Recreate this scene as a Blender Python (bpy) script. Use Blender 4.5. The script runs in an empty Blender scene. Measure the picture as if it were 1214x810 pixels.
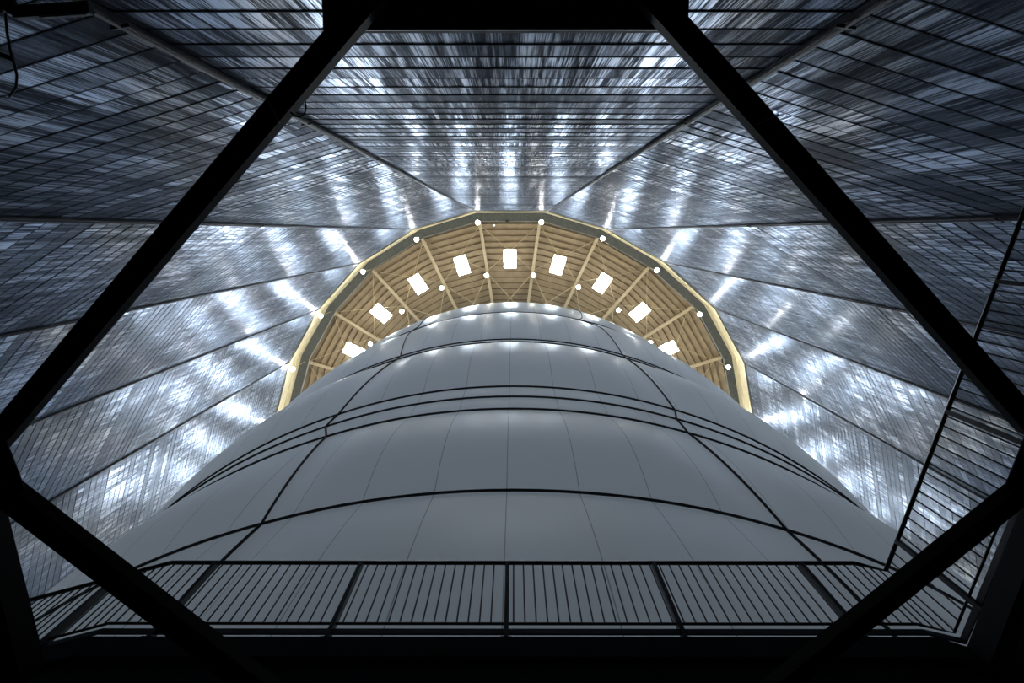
import bpy, bmesh, math, random
from mathutils import Vector, Matrix
random.seed(7)
S = bpy.context.scene
C = S.collection
PI = math.pi

# ------------------------------------------------------------------ camera
# world: metres, the camera stands at the origin, z up; the lower floor is 1.6 m below it
F_PX = 797.13
cam_d = bpy.data.cameras.new('camera')
cam = bpy.data.objects.new('camera', cam_d); C.objects.link(cam)
cam_d.sensor_width = 36.0
cam_d.lens = 36.0 * F_PX / 1214.0
cam_d.clip_start = 0.05; cam_d.clip_end = 400
CX_, CY_, ZX, ZY = 607.0, 405.0, 608.92, 275.24
_z = Vector((ZX - CX_, -(ZY - CY_), F_PX)).normalized()
_y = Vector((0, -1, 0)); _y = (_y - _z * _y.dot(_z)).normalized()
_x = -_y.cross(_z)
if _x[0] < 0: _x = -_x
# rows of R = image right, image up, view direction, in world axes
right = Vector((_x[0], _y[0], _z[0])); up = Vector((_x[1], _y[1], _z[1])); fwd = Vector((_x[2], _y[2], _z[2]))
cam.matrix_world = Matrix(((right[0], up[0], -fwd[0], 0), (right[1], up[1], -fwd[1], 0), (right[2], up[2], -fwd[2], 0), (0, 0, 0, 1)))
S.camera = cam

# ------------------------------------------------------------------ light and exposure
S.view_settings.view_transform = 'Standard'
S.view_settings.look = 'None'
S.view_settings.gamma = 1
S.view_settings.use_curve_mapping = False
S.view_settings.exposure = 0.0
W = bpy.data.worlds.new('world'); S.world = W; W.use_nodes = True
W.node_tree.nodes['Background'].inputs[0].default_value = (0.6, 0.7, 0.85, 1)
W.node_tree.nodes['Background'].inputs[1].default_value = 0.05
SKY_STRENGTH = 62.0        # daylight through the roof windows
LAMP_STRENGTH = 125.0      # high-bay lamps

# floodlights standing inside the inflated fabric dome; they make the thin fabric glow
for z_, e_ in ((12, 2700), (30, 4300), (52, 7200)):
    ld = bpy.data.lights.new('dome_floodlight', 'POINT'); ld.energy = e_; ld.color = (.86, .94, 1.0); ld.shadow_soft_size = 4.0
    lo_ = bpy.data.objects.new('dome_floodlight', ld); C.objects.link(lo_); lo_.location = (0, 31, z_)

# ------------------------------------------------------------------ materials
def nodes(name):
    m = bpy.data.materials.new(name); m.use_nodes = True
    nt = m.node_tree; b = nt.nodes['Principled BSDF']
    return m, nt, b
def plain(name, col, rough=0.5, metal=0.0, noise=0.0, scale=6.0, spec=0.5):
    m, nt, b = nodes(name)
    b.inputs['Base Color'].default_value = (*col, 1); b.inputs['Roughness'].default_value = rough
    b.inputs['Metallic'].default_value = metal; b.inputs['Specular IOR Level'].default_value = spec
    if noise:
        tc = nt.nodes.new('ShaderNodeTexCoord'); n = nt.nodes.new('ShaderNodeTexNoise')
        n.inputs['Scale'].default_value = scale; n.inputs['Detail'].default_value = 5
        nt.links.new(tc.outputs['Object'], n.inputs['Vector'])
        r = nt.nodes.new('ShaderNodeMapRange'); r.inputs['To Min'].default_value = 1 - noise; r.inputs['To Max'].default_value = 1 + noise
        r.inputs['From Min'].default_value = .25; r.inputs['From Max'].default_value = .75
        nt.links.new(n.outputs['Fac'], r.inputs['Value'])
        mx = nt.nodes.new('ShaderNodeVectorMath'); mx.operation = 'SCALE'; mx.inputs[0].default_value = col
        nt.links.new(r.outputs[0], mx.inputs['Scale']); nt.links.new(mx.outputs[0], b.inputs['Base Color'])
    return m
def glow(name, col, strength):
    m, nt, b = nodes(name)
    b.inputs['Base Color'].default_value = (.8, .8, .8, 1)
    b.inputs['Emission Color'].default_value = (*col, 1); b.inputs['Emission Strength'].default_value = strength
    return m

def wall_material():
    m, nt, b = nodes('steel cladding')
    L = nt.links.new
    uv = nt.nodes.new('ShaderNodeUVMap'); uv.uv_map = 'UVMap'
    def mapped(sx, sy, ox=0, oy=0):
        p = nt.nodes.new('ShaderNodeMapping'); p.inputs['Scale'].default_value = (sx, sy, 1); p.inputs['Location'].default_value = (ox, oy, 0)
        L(uv.outputs[0], p.inputs[0]); return p.outputs[0]
    def noise(vec, detail=3, rough=.6, dist=0):
        n = nt.nodes.new('ShaderNodeTexNoise'); n.noise_dimensions = '2D'; n.inputs['Scale'].default_value = 1
        n.inputs['Detail'].default_value = detail; n.inputs['Roughness'].default_value = rough
        L(vec, n.inputs['Vector']); return n.outputs['Fac']
    def math_(op, a, c=None, clamp=False):
        n = nt.nodes.new('ShaderNodeMath'); n.operation = op; n.use_clamp = clamp
        for i, q in enumerate((a, c)):
            if q is None: continue
            if isinstance(q, (int, float)): n.inputs[i].default_value = q
            else: L(q, n.inputs[i])
        return n.outputs[0]
    def rng(v, a, c, d, e):
        n = nt.nodes.new('ShaderNodeMapRange'); n.inputs['From Min'].default_value = a; n.inputs['From Max'].default_value = c
        n.inputs['To Min'].default_value = d; n.inputs['To Max'].default_value = e; L(v, n.inputs['Value']); return n.outputs[0]
    sep = nt.nodes.new('ShaderNodeSeparateXYZ'); L(uv.outputs[0], sep.inputs[0])
    row = math_('FLOOR', math_('DIVIDE', math_('SUBTRACT', sep.outputs['Y'], 9.15 - 0.76 * 20), 0.76))
    wn = nt.nodes.new('ShaderNodeTexWhiteNoise'); wn.noise_dimensions = '2D'
    comb = nt.nodes.new('ShaderNodeCombineXYZ'); L(row, comb.inputs[0])
    fac = math_('FLOOR', math_('DIVIDE', sep.outputs['X'], 10.0)); L(fac, comb.inputs[1])
    L(comb.outputs[0], wn.inputs['Vector'])
    # vertical rain-like streaks that break at each course of plates
    off = nt.nodes.new('ShaderNodeCombineXYZ'); L(math_('MULTIPLY', wn.outputs['Value'], .8), off.inputs[0]); L(math_('MULTIPLY', row, 1.7), off.inputs[1])
    add = nt.nodes.new('ShaderNodeVectorMath'); add.operation = 'ADD'; L(mapped(9, 0.28), add.inputs[0]); L(off.outputs[0], add.inputs[1])
    streak = noise(add.outputs[0], 4, .65)
    fine = noise(mapped(38, .5, 3, 9), 2, .6)
    longs = noise(mapped(2.2, 0.05, 5, 2), 3, .55)
    blot = noise(mapped(.35, .22, 7, 1), 1, .4)
    s = math_('ADD', math_('MULTIPLY', streak, .50), math_('MULTIPLY', fine, .45))
    s = math_('ADD', s, math_('MULTIPLY', longs, .2))
    v = rng(s, .515, .665, 0.0, 1.0)
    wn2 = nt.nodes.new('ShaderNodeTexWhiteNoise'); wn2.noise_dimensions = '2D'
    sh = nt.nodes.new('ShaderNodeVectorMath'); sh.operation = 'ADD'; L(comb.outputs[0], sh.inputs[0]); sh.inputs[1].default_value = (37.2, 11.1, 0); L(sh.outputs[0], wn2.inputs['Vector'])
    rowtone = rng(wn2.outputs['Value'], 0, 1, .38, 1.25)
    v = math_('MULTIPLY', v, rng(longs, .35, .65, .6, 1.15))
    gp = nt.nodes.new('ShaderNodeCombineXYZ'); L(math_('MULTIPLY', fac, 7.3), gp.inputs[0]); L(math_('MULTIPLY', row, .28), gp.inputs[1])
    v = math_('MULTIPLY', v, rng(noise(gp.outputs[0], 2, .6), .35, .65, .6, 1.25))
    v = math_('MULTIPLY', v, rowtone)
    v = math_('MULTIPLY', v, rng(blot, .3, .7, .75, 1.15))
    rf = math_('FRACT', math_('DIVIDE', math_('SUBTRACT', sep.outputs['Y'], 9.15 - 0.76 * 20), 0.76))
    v = math_('MULTIPLY', v, rng(rf, .04, .06, .15, 1.0))
    ramp = nt.nodes.new('ShaderNodeMix'); ramp.data_type = 'RGBA'
    ramp.inputs[6].default_value = (.33, .37, .43, 1); ramp.inputs[7].default_value = (.55, .61, .71, 1)
    L(math_('POWER', math_('ADD', v, 0, True), 1.4), ramp.inputs[0]); L(ramp.outputs[2], b.inputs['Base Color'])
    b.inputs['Metallic'].default_value = 1.0
    L(math_('ADD', rng(s, .46, .68, .05, -.04), rng(wn2.outputs['Value'], 0, 1, .27, .21)), b.inputs['Roughness'])
    b2 = nt.nodes.new('ShaderNodeBsdfPrincipled'); b2.inputs['Metallic'].default_value = 1; b2.inputs['Roughness'].default_value = .56
    L(ramp.outputs[2], b2.inputs['Base Color'])
    ms = nt.nodes.new('ShaderNodeMixShader'); ms.inputs[0].default_value = .48
    L(b.outputs[0], ms.inputs[1]); L(b2.outputs[0], ms.inputs[2])
    for q in (b, b2): q.inputs['Specular Tint'].default_value = (.84, .90, 1.0, 1)
    # black grime covers part of the metal, thin in some streaks and thick in others
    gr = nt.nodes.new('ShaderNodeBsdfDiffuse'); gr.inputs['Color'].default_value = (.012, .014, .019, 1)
    mg = nt.nodes.new('ShaderNodeMixShader'); metal_by_z = nt.nodes.new('ShaderNodeMapRange'); metal_by_z.clamp = True; L(sep.outputs['Y'], metal_by_z.inputs['Value'])
    for nm_, q in (('From Min', 14), ('From Max', 42), ('To Min', .06), ('To Max', .30)): metal_by_z.inputs[nm_].default_value = q   # less of the bare metal shows towards the bottom
    L(math_('ADD', math_('MULTIPLY', v, .95), metal_by_z.outputs[0], True), mg.inputs[0])
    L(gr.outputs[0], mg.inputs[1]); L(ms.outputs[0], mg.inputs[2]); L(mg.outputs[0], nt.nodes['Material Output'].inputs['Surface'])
    bp = nt.nodes.new('ShaderNodeBump'); bp.inputs['Strength'].default_value = 1.0; bp.inputs['Distance'].default_value = 1.0
    hgt = math_('ADD', math_('MULTIPLY', streak, .0018), math_('MULTIPLY', blot, .012))
    hgt = math_('ADD', hgt, math_('MULTIPLY', longs, .006))
    L(hgt, bp.inputs['Height']); L(bp.outputs[0], b.inputs['Normal']); L(bp.outputs[0], b2.inputs['Normal'])
    return m

def fabric_material():
    m, nt, b = nodes('white fabric'); L = nt.links.new
    uv = nt.nodes.new('ShaderNodeUVMap'); uv.uv_map = 'UVMap'
    sep = nt.nodes.new('ShaderNodeSeparateXYZ'); L(uv.outputs[0], sep.inputs[0])   # u: strip number, v: height in metres
    fr = nt.nodes.new('ShaderNodeMath'); fr.operation = 'FRACT'; L(sep.outputs[0], fr.inputs[0])
    sb = nt.nodes.new('ShaderNodeMath'); sb.operation = 'SUBTRACT'; L(fr.outputs[0], sb.inputs[0]); sb.inputs[1].default_value = .5
    ab = nt.nodes.new('ShaderNodeMath'); ab.operation = 'ABSOLUTE'; L(sb.outputs[0], ab.inputs[0])
    lt = nt.nodes.new('ShaderNodeMath'); lt.operation = 'LESS_THAN'; L(ab.outputs[0], lt.inputs[0]); lt.inputs[1].default_value = .0065
    mx = nt.nodes.new('ShaderNodeMix'); mx.data_type = 'RGBA'; L(lt.outputs[0], mx.inputs[0])
    mx.inputs[6].default_value = (.66, .70, .74, 1); mx.inputs[7].default_value = (.30, .32, .34, 1)
    L(mx.outputs[2], b.inputs['Base Color'])
    b.inputs['Roughness'].default_value = .33; b.inputs['Specular IOR Level'].default_value = .8
    tr = nt.nodes.new('ShaderNodeBsdfTranslucent'); L(mx.outputs[2], tr.inputs['Color'])
    ms = nt.nodes.new('ShaderNodeMixShader'); ms.inputs[0].default_value = .35
    L(b.outputs[0], ms.inputs[1]); L(tr.outputs[0], ms.inputs[2]); L(ms.outputs[0], nt.nodes['Material Output'].inputs['Surface'])
    return m

M = {}
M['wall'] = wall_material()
M['fabric'] = fabric_material()
M['rope'] = plain('black rope', (.012, .012, .014), .7)
M['roof'] = plain('beige roof boards', (.37, .285, .17), .65, noise=.18, scale=1.2)
M['rib'] = plain('brown purlin', (.16,.115,.062), .7)
M['beamroof'] = plain('cream roof beam', (.56, .47, .30), .5, noise=.1)
M['cream'] = plain('cream painted steel', (.68, .60, .38), .4, noise=.12, scale=1.5)
M['ledge'] = plain('dark grating', (.095, .108, .105), .6, noise=.3, scale=4)
M['pipe'] = plain('grey pipe', (.055, .056, .062), .45, .3)
M['black'] = plain('black steel', (.008, .008, .010), .6, noise=.2, spec=.08)
M['rail'] = plain('black railing paint', (.012, .012, .014), .4)
M['dark'] = plain('dark concrete', (.05, .052, .058), .8, noise=.3, scale=3)
M['strap'] = plain('grey strap', (.30, .32, .32), .5)
M['sky'] = glow('daylight pane', (.76, .88, 1.0), SKY_STRENGTH)
M['lamp'] = glow('lamp globe', (1.0, .95, .88), LAMP_STRENGTH)
M['lampdim'] = glow('small lamp face', (.85, .9, 1.0), 4)
M['lens'] = plain('tube light housing', (.06, .065, .07), .4)

# ------------------------------------------------------------------ helpers
def link_mesh(name, bm, mats, parent=None, smooth=False, loc=None):
    me = bpy.data.meshes.new(name); bm.to_mesh(me); bm.free()
    o = bpy.data.objects.new(name, me); C.objects.link(o)
    for k in (mats if isinstance(mats, (list, tuple)) else [mats]): me.materials.append(M[k])
    if smooth:
        for p in me.polygons: p.use_smooth = True
    if parent is not None: o.parent = parent
    if loc is not None: o.location = loc
    return o
def empty(name, loc=(0, 0, 0)):
    o = bpy.data.objects.new(name, None); C.objects.link(o); o.location = loc; o.empty_display_size = .2
    return o
def tag(o, label=None, cat=None, group=None, kind=None):
    if label: o['label'] = label
    if cat: o['category'] = cat
    if group: o['group'] = group
    if kind: o['kind'] = kind
    return o
def frame(A, B, upv=Vector((0, 0, 1))):
    d = (B - A).normalized()
    if abs(d.dot(upv)) > .995: upv = Vector((0, 1, 0))
    s = d.cross(upv).normalized(); u = s.cross(d).normalized()
    return d, s, u
def bar(bm, A, B, w, h, upv=Vector((0, 0, 1)), bev=0):
    """a box from A to B, w across, h along upv"""
    A = Vector(A); B = Vector(B); d, s, u = frame(A, B, upv)
    vs = []
    for P in (A, B):
        for i, j in ((-1, -1), (1, -1), (1, 1), (-1, 1)):
            vs.append(bm.verts.new(P + s * (i * w / 2) + u * (j * h / 2)))
    for f in ((0, 3, 2, 1), (4, 5, 6, 7), (0, 1, 5, 4), (1, 2, 6, 5), (2, 3, 7, 6), (3, 0, 4, 7)):
        bm.faces.new([vs[k] for k in f])
def ibeam(bm, A, B, w, h, t=.012, upv=Vector((0, 0, 1))):
    A = Vector(A); B = Vector(B); d, s, u = frame(A, B, upv)
    bar(bm, A + u * (h / 2 - t / 2), B + u * (h / 2 - t / 2), w, t, upv)
    bar(bm, A - u * (h / 2 - t / 2), B - u * (h / 2 - t / 2), w, t, upv)
    bar(bm, A, B, t, h - 2 * t, upv)
def tube(bm, pts, r, n=8, closed=False):
    pts = [Vector(p) for p in pts]; rings = []
    N = len(pts)
    for i, P in enumerate(pts):
        a = pts[(i - 1) % N] if (closed or i > 0) else P
        c = pts[(i + 1) % N] if (closed or i < N - 1) else P
        d = (c - a).normalized(); upv = Vector((0, 0, 1)) if abs(d.z) < .95 else Vector((0, 1, 0))
        s = d.cross(upv).normalized(); u = s.cross(d)
        rings.append([bm.verts.new(P + s * (r * math.cos(2 * PI * k / n)) + u * (r * math.sin(2 * PI * k / n))) for k in range(n)])
    for i in range(N if closed else N - 1):
        a, c = rings[i], rings[(i + 1) % N]
        for k in range(n): bm.faces.new((a[k], a[(k + 1) % n], c[(k + 1) % n], c[k]))
    if not closed:
        bm.faces.new(rings[0][::-1]); bm.faces.new(rings[-1])
def prism(bm, poly, z0, z1):
    lo = [bm.verts.new((x, y, z0)) for x, y in poly]; hi = [bm.verts.new((x, y, z1)) for x, y in poly]
    n = len(poly)
    bm.faces.new(lo[::-1]); bm.faces.new(hi)
    for i in range(n): bm.faces.new((lo[i], lo[(i + 1) % n], hi[(i + 1) % n], hi[i]))
def lathe(bm, prof, c, n=16):
    rings = []
    for r, z in prof: rings.append([bm.verts.new((c[0] + r * math.cos(2 * PI * k / n), c[1] + r * math.sin(2 * PI * k / n), c[2] + z)) for k in range(n)])
    for a, b in zip(rings, rings[1:]):
        for k in range(n): bm.faces.new((a[k], a[(k + 1) % n], b[(k + 1) % n], b[k]))
    bm.faces.new(rings[0][::-1]); bm.faces.new(rings[-1])
def new(): return bmesh.new()
def fix(bm): bmesh.ops.recalc_face_normals(bm, faces=bm.faces[:]); return bm

# ------------------------------------------------------------------ the round hall, 24 sides
CEN = Vector((-0.4, 31.0)); YAW = math.radians(-.27)
RO, H_E, Z_F, Z_S = 34.0, 91.0, -1.6, 4.265          # radius, eave height, lower floor, upper floor top
def az(a, r, z, cen=CEN, yaw=YAW):
    a = math.radians(a) + yaw
    return Vector((cen.x + r * math.sin(a), cen.y - r * math.cos(a), z))
corner = [None] * 24
for k in range(24):
    p = az(-7.5 - 15 * k, RO, 0, Vector((0.0, 30.95))); corner[k] = (p.x, p.y)
# as surveyed: the ring is slightly out of true near the camera (k counts round to the left)
for k, q in zip((0, 1, 2, 3, 4), ((-5.2, -2.8), (-13.35, -.42), (-20.8, 4.1), (-26.7, 10.4), (-31.0, 17.7))): corner[k] = q
for k, q in zip((23, 22, 21, 20, 19), ((4.38, -2.79), (12.45, -.41), (20.35, 4.0), (27.5, 10.3), (31.85, 17.8))): corner[k] = q

COURSE = .76
def wall_facets(name, ks):
    bm = new(); uvl = bm.loops.layers.uv.new('UVMap')
    for k in ks:
        a = Vector(corner[(k - 1) % 24]); b = Vector(corner[k])   # facet k lies between corner k-1 and k
        d = (b - a); L = d.length; d.normalize()
        nrm = Vector((d.y, -d.x))
        if nrm.dot(Vector((0, 31)) - a) < 0: nrm = -nrm
        nrm = -nrm; inn = -nrm
        nu = 6
        z = 9.15 - COURSE * 15
        z0 = z
        while z0 < H_E - .001:
            z1 = min(z0 + COURSE, H_E)
            zb = max(z0, Z_F)
            lip = random.uniform(.011, .021); top = random.uniform(.0, .010)
            base = [random.uniform(0, .0006) for _ in range(nu + 1)]
            lo, hi = [], []
            for i in range(nu + 1):
                t = i / nu; P = a + d * (L * t)
                e = 1
                q = P + inn * ((lip + base[i]) * e + .0); lo.append(bm.verts.new((q.x, q.y, zb)))
                q = P + inn * (base[i] * .5 + top); hi.append(bm.verts.new((q.x, q.y, z1)))
            for i in range(nu):
                f = bm.faces.new((lo[i], lo[i + 1], hi[i + 1], hi[i]))
                for lp, (uu, vv) in zip(f.loops, ((i, zb), (i + 1, zb), (i + 1, z1), (i, z1))):
                    lp[uvl].uv = (10 * k + L * uu / nu, vv)
            # little return under the lip
            for i in range(nu):
                x0, x1 = lo[i].co, lo[i + 1].co
                p0 = a + d * (L * i / nu); p1 = a + d * (L * (i + 1) / nu)
                f = bm.faces.new((lo[i], bm.verts.new((p0.x, p0.y, zb)), bm.verts.new((p1.x, p1.y, zb)), lo[i + 1]))
                for lp in f.loops: lp[uvl].uv = (10 * k + .5, zb - .3)
            z0 = z1
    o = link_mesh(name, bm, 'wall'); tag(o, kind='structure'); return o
wall_facets('wall_back', [0, 1, 23])
wall_facets('wall_left', range(2, 9))
wall_facets('wall_front', range(9, 16))
wall_facets('wall_right', range(16, 23))

# lower floor and upper floor (with the opening the camera looks up through)
bm = new(); prism(bm, [(x * 1.0, y) for x, y in corner], Z_F - .2, Z_F); tag(link_mesh('floor', fix(bm), 'dark'), kind='structure')
OPEN = [(-5.3, 3.38), (-2.93, 2.765), (2.93, 2.765), (3.14, 2.835), (4.28, -1.9), (-5.3, -1.9)]
bm = new()
outer = [bm.verts.new((x, y, Z_S)) for x, y in corner]; inner = [bm.verts.new((x, y, Z_S)) for x, y in OPEN]
eds = [bm.edges.new((v[i], v[(i + 1) % len(v)])) for v in (outer, inner) for i in range(len(v))]
bmesh.ops.triangle_fill(bm, use_beauty=True, edges=eds)
r = bmesh.ops.extrude_face_region(bm, geom=bm.faces[:])
for v in [g for g in r['geom'] if isinstance(g, bmesh.types.BMVert)]: v.co.z -= .22
tag(link_mesh('floor_upper', fix(bm), 'dark'), kind='structure')
# deep edge beam round the opening
bm = new()
for (a, b) in zip(OPEN, OPEN[1:] + OPEN[:1]):
    A = Vector((*a, 0)); B = Vector((*b, 0)); n_ = (B - A).normalized().cross(Vector((0, 0, 1)))
    mid = (A + B) / 2
    if n_.dot(mid - Vector((0, .5, 0))) < 0: n_ = -n_
    off = n_ * .09
    bar(bm, A + off + Vector((0, 0, 3.0)), B + off + Vector((0, 0, 3.0)), .1, 2.1)
tag(link_mesh('trim_60', bm, 'dark'), kind='structure')

# corner strips with pipes
for k in range(24):
    cx, cy = corner[k]; inn = (Vector((0, 31)) - Vector((cx, cy))).normalized(); P = Vector((cx, cy)) + inn * .06
    side = Vector((-inn.y, inn.x))
    bm = new(); bar(bm, (P.x, P.y, Z_S + .02), (P.x, P.y, H_E), .13, .05, Vector((inn.x, inn.y, 0)))
    Q = P + inn * .07
    tube(bm, [(Q.x, Q.y, Z_S + .03), (Q.x, Q.y, H_E)], .03, 8)
    t = link_mesh('trim_%d' % (k + 1), bm, 'pipe'); tag(t, kind='structure')
    if k in (0, 1, 2, 3, 23, 22, 21, 20):
        for z in (9.4, 17.5, 26, 36, 50, 66):
            bm = new(); bar(bm, (Q.x - side.x * .13, Q.y - side.y * .13, z), (Q.x + side.x * .13, Q.y + side.y * .13, z), .045, .05)
            link_mesh('pipe_clamp', bm, 'pipe', t)

# ------------------------------------------------------------------ eave ring, ledge, roof
def ring(prof, mat, name, cen=None, parent=None, kind='structure', shrink_corner=True):
    """24-sided ring; prof = list of (inset from the wall corner radius, z)"""
    bm = new(); rows = []
    for ins, z in prof:
        row = []
        for k in range(24):
            p = Vector(corner[k]); d = (Vector((0, 31)) - p).normalized(); q = p + d * ins
            row.append(bm.verts.new((q.x, q.y, z)))
        rows.append(row)
    for a, b in zip(rows, rows[1:]):
        for k in range(24): bm.faces.new((a[k], a[(k + 1) % 24], b[(k + 1) % 24], b[k]))
    o = link_mesh(name, bm, mat, parent)
    if kind and parent is None: tag(o, kind=kind)
    return o
ring([(-.25, 91.0), (.16, 91.0), (.16, 91.25), (.05, 91.3), (.05, 94.0), (.16, 94.05), (.16, 94.25), (.1, 94.3), (.1, 96.4)], 'cream', 'trim_61')
ring([(.1, 96.4), (1.28, 96.4), (1.28, 96.65), (.1, 96.7), (.1, 98.5)], 'ledge', 'trim_62')
ring([(1.28, 96.35), (1.36, 96.35), (1.36, 96.75), (1.28, 96.75), (1.28, 96.35)], 'strap', 'trim_63')

ROOF = [(33.4, 97.1), (27.2, 99.2), (21, 101.2), (14, 103.2), (7, 104.7), (0.0, 105.5)]
def roof_z(r):
    for (r0, z0), (r1, z1) in zip(ROOF, ROOF[1:]):
        if r <= r0 and r >= r1: return z0 + (z1 - z0) * (r0 - r) / (r0 - r1)
    return ROOF[0][1]
ceiling = empty('ceiling', (CEN.x, CEN.y, 106.2)); tag(ceiling, kind='structure')
def C_child(name, bm, mat, smooth=False):
    o = link_mesh(name, bm, mat, ceiling, smooth); o.matrix_parent_inverse = Matrix.Translation(-ceiling.location); return o
NEAR = list(range(-8, 9))
c75 = math.cos(math.radians(7.5))
WIN_R0, WIN_R1, WIN_HW = 25.75, 28.5, .93        # skylight: radial from-to (along the middle of the bay), half width
for k in range(24):
    a = 15 * k
    # roof boards of one bay, open where the skylight is
    bm = new()
    def bp(u, r, dz=0):      # u: metres across the bay from its middle line, r: distance out along the middle line
        R_ = r / c75
        p = az(a, r, roof_z(r / c75) + dz); t = math.radians(a) + YAW
        return Vector((p.x + u * math.cos(t), p.y + u * math.sin(t), p.z))
    rs = [33.4 * c75, WIN_R1, 27.2 * c75, WIN_R0, 21 * c75, 14 * c75, 7 * c75, .05]
    for r0, r1 in zip(rs, rs[1:]):
        w0 = r0 * math.tan(math.radians(7.5)); w1 = r1 * math.tan(math.radians(7.5))
        if r0 <= WIN_R1 + .01 and r1 >= WIN_R0 - .01:
            qs = [((-w0, r0), (-WIN_HW, r0), (-WIN_HW, r1), (-w1, r1)), ((WIN_HW, r0), (w0, r0), (w1, r1), (WIN_HW, r1))]
        else: qs = [((-w0, r0), (w0, r0), (w1, r1), (-w1, r1))]
        for q in qs: bm.faces.new([bm.verts.new(bp(*c)) for c in q])
    C_child('roof_panel', bm, 'roof')
    # concentric purlins under the boards
    bm = new(); r = 32.2
    while r > 3:
        w = r * math.tan(math.radians(7.5))
        segs = [(-w, w)]
        if WIN_R0 - .1 < r < WIN_R1 + .1: segs = [(-w, -WIN_HW - .12), (WIN_HW + .12, w)]
        for s0, s1 in segs: bar(bm, bp(s0, r, -.12), bp(s1, r, -.12), .10, .22)
        r -= .87
    C_child('purlin', bm, 'rib')
    # radial beam on the corner between bays
    bm = new(); pr = [az(a + 7.5, r_, z_ - .42) for r_, z_ in ROOF[:-1]] + [az(a + 7.5, .6, 105.0)]
    for A, B in zip(pr, pr[1:]): ibeam(bm, A, B, .42, .5, .05)
    C_child('roof_beam', bm, 'beamroof')
    # crossed rods of the bay
    for (ra, rb) in ((32.3, 25.6), (25.2, 18.6), (18.2, 11.5)):
        for s in (-1, 1):
            bm = new(); A = az(a - 7.5 * s, ra, roof_z(ra) - .6); B = az(a + 7.5 * s, rb, roof_z(rb) - .6)
            tube(bm, [A, B], .045 if ra > 30 else .06, 6); C_child('brace_rod', bm, 'beamroof')
    # ring tie at the lamp circle
    # skylight
    w_ = empty('window_%d' % (k + 1), az(a, (WIN_R0 + WIN_R1) / 2, 98)); tag(w_, kind='structure')
    inv = Matrix.Translation(-w_.location)
    bm = new(); bm.faces.new([bm.verts.new(bp(u, r_, .35)) for u, r_ in ((-WIN_HW, WIN_R1), (WIN_HW, WIN_R1), (WIN_HW, WIN_R0), (-WIN_HW, WIN_R0))])
    bmesh.ops.recalc_face_normals(bm, faces=bm.faces[:])
    o = link_mesh('pane', bm, 'sky', w_); o.matrix_parent_inverse = inv
    bm = new()
    for (u0, r0, u1, r1) in ((-WIN_HW, WIN_R1, WIN_HW, WIN_R1), (-WIN_HW, WIN_R0, WIN_HW, WIN_R0), (-WIN_HW, WIN_R0, -WIN_HW, WIN_R1), (WIN_HW, WIN_R0, WIN_HW, WIN_R1)):
        bar(bm, bp(u0, r0, .12), bp(u1, r1, .12), .07, .5)
    o = link_mesh('window_frame', bm, 'beamroof', w_); o.matrix_parent_inverse = inv

# lamps
def make_lamp(P, top):
    r = empty('hanging_lamp', P)
    bm = new(); bmesh.ops.create_uvsphere(bm, u_segments=20, v_segments=12, radius=.29)
    for v in bm.verts: v.co.z *= .8
    link_mesh('globe', bm, 'lamp', r, True)
    bm = new(); lathe(bm, [(.16, .26), (.2, .3), (.2, .62), (.1, .7)], (0, 0, 0), 14); link_mesh('lamp_housing', fix(bm), 'beamroof', r)
    bm = new(); tube(bm, [(0, 0, .68), (0, 0, top - P[2])], .03, 6); link_mesh('rod', bm, 'beamroof', r)
    return r
ORD = ['first', 'second', 'third', 'fourth', 'fifth', 'sixth', 'seventh', 'eighth', 'ninth', 'tenth', 'eleventh', 'twelfth']
def lamp_label(a, where, hidden_from):
    n = int(abs(a) // 15); side = 'left' if a < 0 else 'right'
    if n >= hidden_from: return 'round %s lamp on the far side hidden behind the dome' % where
    return 'round %s lamp, %s to the %s of the middle' % (where, ORD[n], side)
for k in range(24):
    a = -172.5 + 15 * k
    L_ = make_lamp(az(a, 32.55, 91.0), 96.4)
    tag(L_, lamp_label(a, 'outer eave', 5), 'lamp', 'round lamps hung under the eave ledge')
for k in range(24):
    a = -172.5 + 15 * k
    L_ = make_lamp(az(a, 25.2, 94.7), roof_z(25.2) - .3)
    tag(L_, lamp_label(a, 'inner roof', 4), 'lamp', 'round lamps hung under the roof beams')
# a small floodlight hung near the top of the ledge
fl = empty('small_floodlight', Vector((-2.65, -.9, 92.6))); tag(fl, 'tiny dim square floodlight hanging below the dark ledge near the roof apex', 'floodlight')
bm = new(); bar(bm, (-.13, 0, 0), (.13, 0, 0), .2, .26); link_mesh('housing', bm, 'lens', fl)
bm = new(); bar(bm, (-.1, 0, -.14), (.1, 0, -.14), .16, .02); link_mesh('lamp_face', bm, 'lampdim', fl)
bm = new(); tube(bm, [(0, 0, .12), (0, 0, 3.75)], .02, 6); link_mesh('rod', bm, 'lens', fl)
cb = empty('junction_box', Vector((-.9, -1.55, 96.05))); tag(cb, 'small dark box fixed under the ledge above the centre skylight', 'box')
bm = new(); bar(bm, (-.25, 0, 0), (.25, 0, 0), .3, .3); link_mesh('casing', bm, 'rail', cb)
bm = new(); bar(bm, (-.12, 0, .25), (.12, 0, .25), .1, .2); link_mesh('bracket', bm, 'rail', cb)

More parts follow.
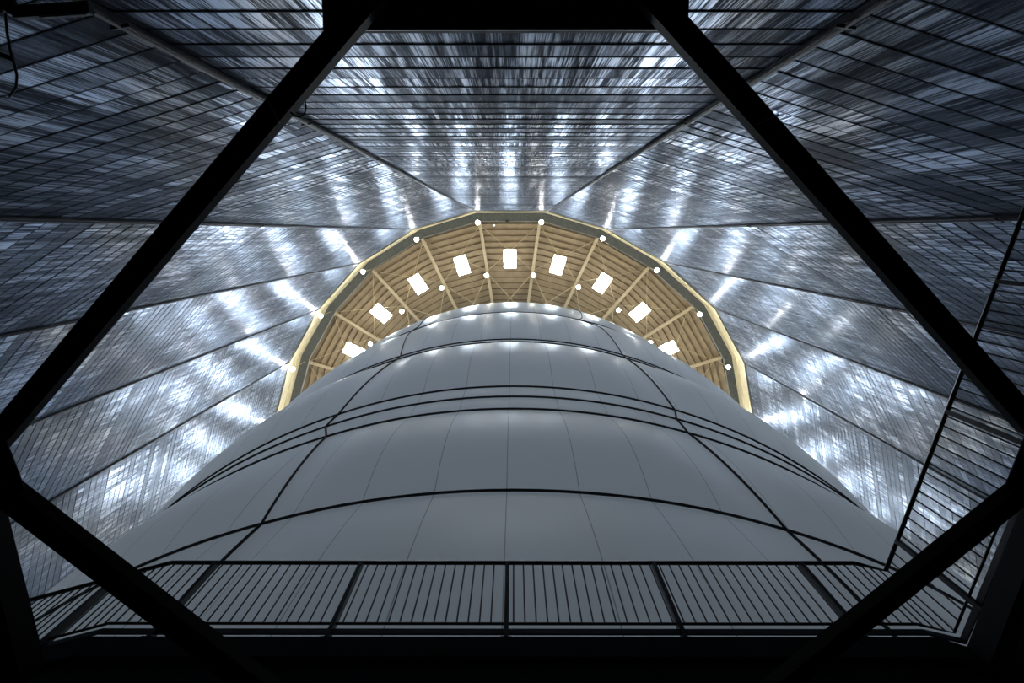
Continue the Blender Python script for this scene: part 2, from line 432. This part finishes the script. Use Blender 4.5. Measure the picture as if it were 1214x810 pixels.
# ------------------------------------------------------------------ the inflated fabric dome and its ropes
PC = Vector((0.0, 31.0))
R_ROPE = 24.3
RH = [4.4, 16.7, 24.9, 26.85, 28.7, 40.8, 41.8, 56.3]         # heights where ropes pinch the fabric
BUL = [.40, .38, .05, .05, .60, .03, .55]
CAP = [(56.3, 24.3), (57.5, 24.42), (59, 24.47), (61, 24.45), (63, 24.38), (65, 24.25), (67.5, 24.03), (70, 23.76), (73, 23.35), (76, 22.8), (79, 21.9), (82, 20.4), (84.5, 18.2), (86.5, 15.2), (88, 11.4), (89, 7), (89.4, 3), (89.5, 0.02)]
def prof_r(h):
    if h >= 56.3:
        for (h0, r0), (h1, r1) in zip(CAP, CAP[1:]):
            if h <= h1: return r0 + (r1 - r0) * (h - h0) / (h1 - h0)
        return .02
    for (h0, h1, b) in zip(RH, RH[1:], BUL):
        if h0 <= h <= h1:
            t = (h - h0) / (h1 - h0); return R_ROPE + b * (max(0, 1 - (2 * t - 1) ** 2))
    return R_ROPE
VL = [(4.3, -16.2), (14.6, -16.1), (16.7, -15.85), (24.9, -17.2), (26.85, -18.6), (28.7, -18.5), (40.8, -17.05), (41.8, -17.1), (50, -19.2), (56.3, -20.6), (57.5, -19.6), (68, -20.8), (80, -20.8), (89, -20.8)]
VR = [(4.3, 17.3), (15, 17.3), (16.7, 17.2), (24.9, 15.95), (26.85, 16.0), (28.7, 16.9), (40.8, 16.5), (41.8, 16.45), (53, 16.7), (56.3, 12.9), (57.5, 14.0), (62, 15), (80, 15), (89, 15)]
def rope_az(tab, h):
    for (h0, a0), (h1, a1) in zip(tab, tab[1:]):
        if h <= h1: return a0 + (a1 - a0) * (h - h0) / (h1 - h0)
    return tab[-1][1]
VROPES = [VL, VR] + [[(0, q), (100, q)] for q in (-52, 50, -88, 85, -124, 120, 156, -160)]
def srf(a, h):
    r = prof_r(h)
    near = R_ROPE - .02
    fade = 1.0 if h < 70 else max(0, (88 - h) / 18)
    for tab in VROPES:
        dd = (a - rope_az(tab, h) + 180) % 360 - 180
        arc = math.radians(abs(dd)) * r
        if arc < 6:
            r -= max(0, (r - near)) * .62 * math.exp(-(arc / 1.5) ** 2) * fade
    return r
hs = []
for h0, h1 in zip(RH, RH[1:]):
    n = max(6, int((h1 - h0) / .4))
    hs += [h0 + (h1 - h0) * i / n for i in range(n)]
h = 56.3
while h < 89.5: hs.append(h); h += .4 if h < 84 else .25
hs.append(89.5)
NA = 400
pkg_root = None
bm = new(); uvl = bm.loops.layers.uv.new('UVMap'); rows = []
for h in hs:
    row = []
    for i in range(NA):
        a = -180 + 360 * i / NA; r = srf(a, h); t = math.radians(a)
        row.append(bm.verts.new((r * math.sin(t), -r * math.cos(t), h - 4.28)))
    rows.append(row)
for j in range(len(hs) - 1):
    for i in range(NA):
        f = bm.faces.new((rows[j][i], rows[j][(i + 1) % NA], rows[j + 1][(i + 1) % NA], rows[j + 1][i]))
        for lp, (ii, jj) in zip(f.loops, ((i, j), (i + 1, j), (i + 1, j + 1), (i, j + 1))):
            a = -180 + 360 * ii / NA; lp[uvl].uv = ((a + .42) / 4.5 + .5 + 100, hs[jj])
dome = link_mesh('fabric_dome', bm, 'fabric', None, True, (PC.x, PC.y, 4.28))
tag(dome, 'huge grey-white inflated fabric dome tied round with thin black ropes', 'inflatable dome')
def on(a, h, lift=.05):
    r = srf(a, h) + lift; t = math.radians(a); return (r * math.sin(t), -r * math.cos(t), h - 4.28)
for h in RH[1:]:
    bm = new(); tube(bm, [on(-180 + 1.5 * i, h) for i in range(240)], .043, 6, True); link_mesh('rope', bm, 'rope', dome)
for tab in VROPES:
    bm = new(); pts = [on(rope_az(tab, h), h) for h in [q for q in hs if q < 88.5][::2]]
    tube(bm, pts, .043, 6); link_mesh('rope', bm, 'rope', dome)

# ------------------------------------------------------------------ railings round the opening
Z_T, Z_B, Z_K = 5.5, 4.573, 4.47
def railing(pts, posts, label, name='railing', per=.0845):
    """pts: polyline of the handrail (x, y); posts: distances along it"""
    root = empty(name, (pts[0][0], pts[0][1], Z_S)); tag(root, label, 'railing', 'black railings round the floor opening')
    inv = Vector(root.location)
    P = [Vector((x, y, 0)) for x, y in pts]
    cum = [0]
    for a, b in zip(P, P[1:]): cum.append(cum[-1] + (b - a).length)
    def at(s):
        for i in range(len(P) - 1):
            if s <= cum[i + 1] + 1e-6:
                d = (P[i + 1] - P[i]).normalized(); return P[i] + d * (s - cum[i]), d
        return P[-1], (P[-1] - P[-2]).normalized()
    def add(nm, bm, mat='rail'):
        o = link_mesh(nm, bm, mat, root)
        o.data.transform(Matrix.Translation(-inv)); return o
    bm = new(); tube(bm, [p + Vector((0, 0, Z_T)) for p in P], .019, 10); add('handrail', bm)
    bm = new(); tube(bm, [p + Vector((0, 0, Z_B)) for p in P], .011, 8); add('bottom_rail', bm)
    bm = new()
    for a, b in zip(P, P[1:]): bar(bm, a + Vector((0, 0, Z_K)), b + Vector((0, 0, Z_K)), .012, .064)
    add('kick_rail', bm)
    for s in posts:
        q, d = at(s); bm = new()
        bar(bm, q + Vector((0, 0, Z_S)), q + Vector((0, 0, Z_T - .015)), .034, .055, d.cross(Vector((0, 0, 1))))
        add('post', bm)
        bm = new(); e = d.cross(Vector((0, 0, 1)))
        bar(bm, q + Vector((0, 0, Z_S + .05)) - d * .04, q + Vector((0, 0, Z_S + .05)) + d * .04, .07, .10)
        add('post_foot', bm)
    s = per * .5
    while s < cum[-1]:
        if all(abs(s - q) > .035 for q in posts):
            q, d = at(s); bm = new(); tube(bm, [q + Vector((0, 0, Z_B)), q + Vector((0, 0, Z_T))], .0065, 6); add('baluster', bm)
        s += per
    return root
railing([(-3.0, 2.86), (2.98, 2.86)], [.40, 1.67, 2.946, 4.22, 5.5], 'black steel railing with thin upright bars running straight across in front of the dome')
railing([(-5.2, 3.47), (-3.006, 2.862)], [.6, 1.81], 'short angled black railing section at the left end of the straight one')
railing([(2.986, 2.862), (3.26, 2.93), (4.55, -1.85)], [.57, 1.77, 2.9, 4.0], 'black railing turning the corner and running back up the right edge')

# ------------------------------------------------------------------ steel bracing overhead in the opening
HB = 3.6
def steel(name, A, B, w, h, label, strap_t=None, dz=0):
    A = Vector((*A, HB + dz)); B = Vector((*B, HB + dz)); root = empty(name, A)
    tag(root, label, 'steel beam', 'black steel braces crossing overhead')
    A0 = Vector((0, 0, 0)); B0 = B - A; d, s, u = frame(A, B)
    bm = new(); bar(bm, A0, B0, w, h); link_mesh('beam_web', bm, 'black', root)
    bm = new(); bar(bm, A0 - u * (h / 2) , B0 - u * (h / 2), w * .45, .012); link_mesh('flange', bm, 'black', root)
    if strap_t:
        P = B0 * strap_t; sd = strap_dir = Vector((1, -.45 if strap_t > 0 else .45, 0)).normalized()
        bm = new()
        e = s
        bar(bm, P - s * (w * .56) - u * (h / 2 + .01), P + s * (w * .3) - u * (h / 2 + .01) + d * (w * .35), .012, .01)
        link_mesh('strap', bm, 'strap', root)
    return root
steel('steel_brace', (-2.90, 1.17), (-0.13, -1.77), .12, .10, 'thick black steel brace slanting across the upper left of the view', .60)
steel('steel_brace', (2.87, 1.07), (0.10, -1.75), .12, .10, 'thick black steel brace slanting across the upper right of the view', .57, .001)
steel('steel_brace', (-2.85, 1.45), (-1.43, 2.72), .145, .10, 'black steel brace dropping towards the bottom from the left joint', None)
steel('steel_brace', (2.87, 1.41), (1.49, 2.72), .105, .10, 'black steel brace dropping towards the bottom from the right joint', None)
for sx, lb in ((-1, 'black joint plate where the two left braces meet'), (1, 'black joint plate where the two right braces meet')):
    bm = new()
    prism(bm, [(sx * q[0], q[1]) for q in ((2.79, 1.05), (3.05, .8), (3.3, .9), (3.3, 1.8), (2.95, 1.56), (2.70, 1.40))], HB - .075, HB - .0645)
    o = link_mesh('joint_plate', fix(bm), 'black'); tag(o, lb, 'joint plate', 'black joint plates')
bm = new(); bar(bm, (-3.24, 1.6, HB + .165), (-3.11, 2.72, HB + .165), .30, .2); o = link_mesh('side_beam', bm, 'black')
tag(o, 'black steel beam along the lower left edge below the joint', 'steel beam')
bm = new(); bar(bm, (3.36, 1.6, HB + .165), (3.22, 2.72, HB + .165), .14, .2); o = link_mesh('side_beam', bm, 'black')
tag(o, 'black steel beam along the lower right edge below the joint', 'steel beam')
lp_ = empty('cable_loop', (-1.10, -.60, HB - .06)); tag(lp_, 'thin black cable loop hanging from the upper left brace by the grey strap', 'cable')
bm = new(); tube(bm, [(.045, -.05, .01), (.052, -.02, -.005), (.045, .012, -.01), (.02, .025, -.01), (-.01, .018, 0), (-.03, 0, .01)], .005, 6); link_mesh('cable', bm, 'rope', lp_)
# dark panel overhead at the top of the view
pan = empty('overhead_panel', (-.04, -1.5, 3.75)); tag(pan, 'flat black rectangular panel above the braces at the top', 'panel')
bm = new(); bar(bm, (-.955, 0, 0), (.95, 0, 0), .92, .05); o = link_mesh('panel_sheet', bm, 'black', pan)
bm = new(); bar(bm, (-.955, .455, -.03), (.95, .455, -.03), .012, .02); link_mesh('panel_edge', bm, 'rail', pan)
# tube light at the upper left with its cable
HL = 3.9
tl = empty('tube_light', (-2.52, -1.20, HL)); tag(tl, 'grey bar-shaped light fixture with a hanging cable in the top corner', 'light fixture')
bm = new(); bar(bm, (-.20, .02, 0), (.22, -.005, 0), .062, .05); link_mesh('housing', bm, 'lens', tl)
bm = new(); bar(bm, (-.06, .045, -.012), (.2, .029, -.012), .006, .012); link_mesh('edge_strip', bm, 'pipe', tl)
bm = new(); bmesh.ops.create_uvsphere(bm, u_segments=16, v_segments=10, radius=.05)
for v in bm.verts: v.co.x = v.co.x * .6 - .22; v.co.y -= .02
link_mesh('clamp', bm, 'black', tl, True)
bm = new(); bmesh.ops.create_uvsphere(bm, u_segments=16, v_segments=10, radius=.05)
for v in bm.verts: v.co.x = v.co.x * .6 - .285; v.co.y -= .025
link_mesh('clamp', bm, 'black', tl, True)
bm = new(); tube(bm, [(-.25, .02, 0), (-.247, .12, -.01), (-.24, .22, -.01), (-.235, .28, 0), (-.24, .34, .02), (-.26, .40, .03), (-.31, .45, .04)], .008, 6); link_mesh('cable', bm, 'lens', tl)
bm = new(); tube(bm, [(-.235, .26, 0), (-.30, .235, .0), (-.40, .22, 0)], .014, 6); link_mesh('cable_clip', bm, 'black', tl)
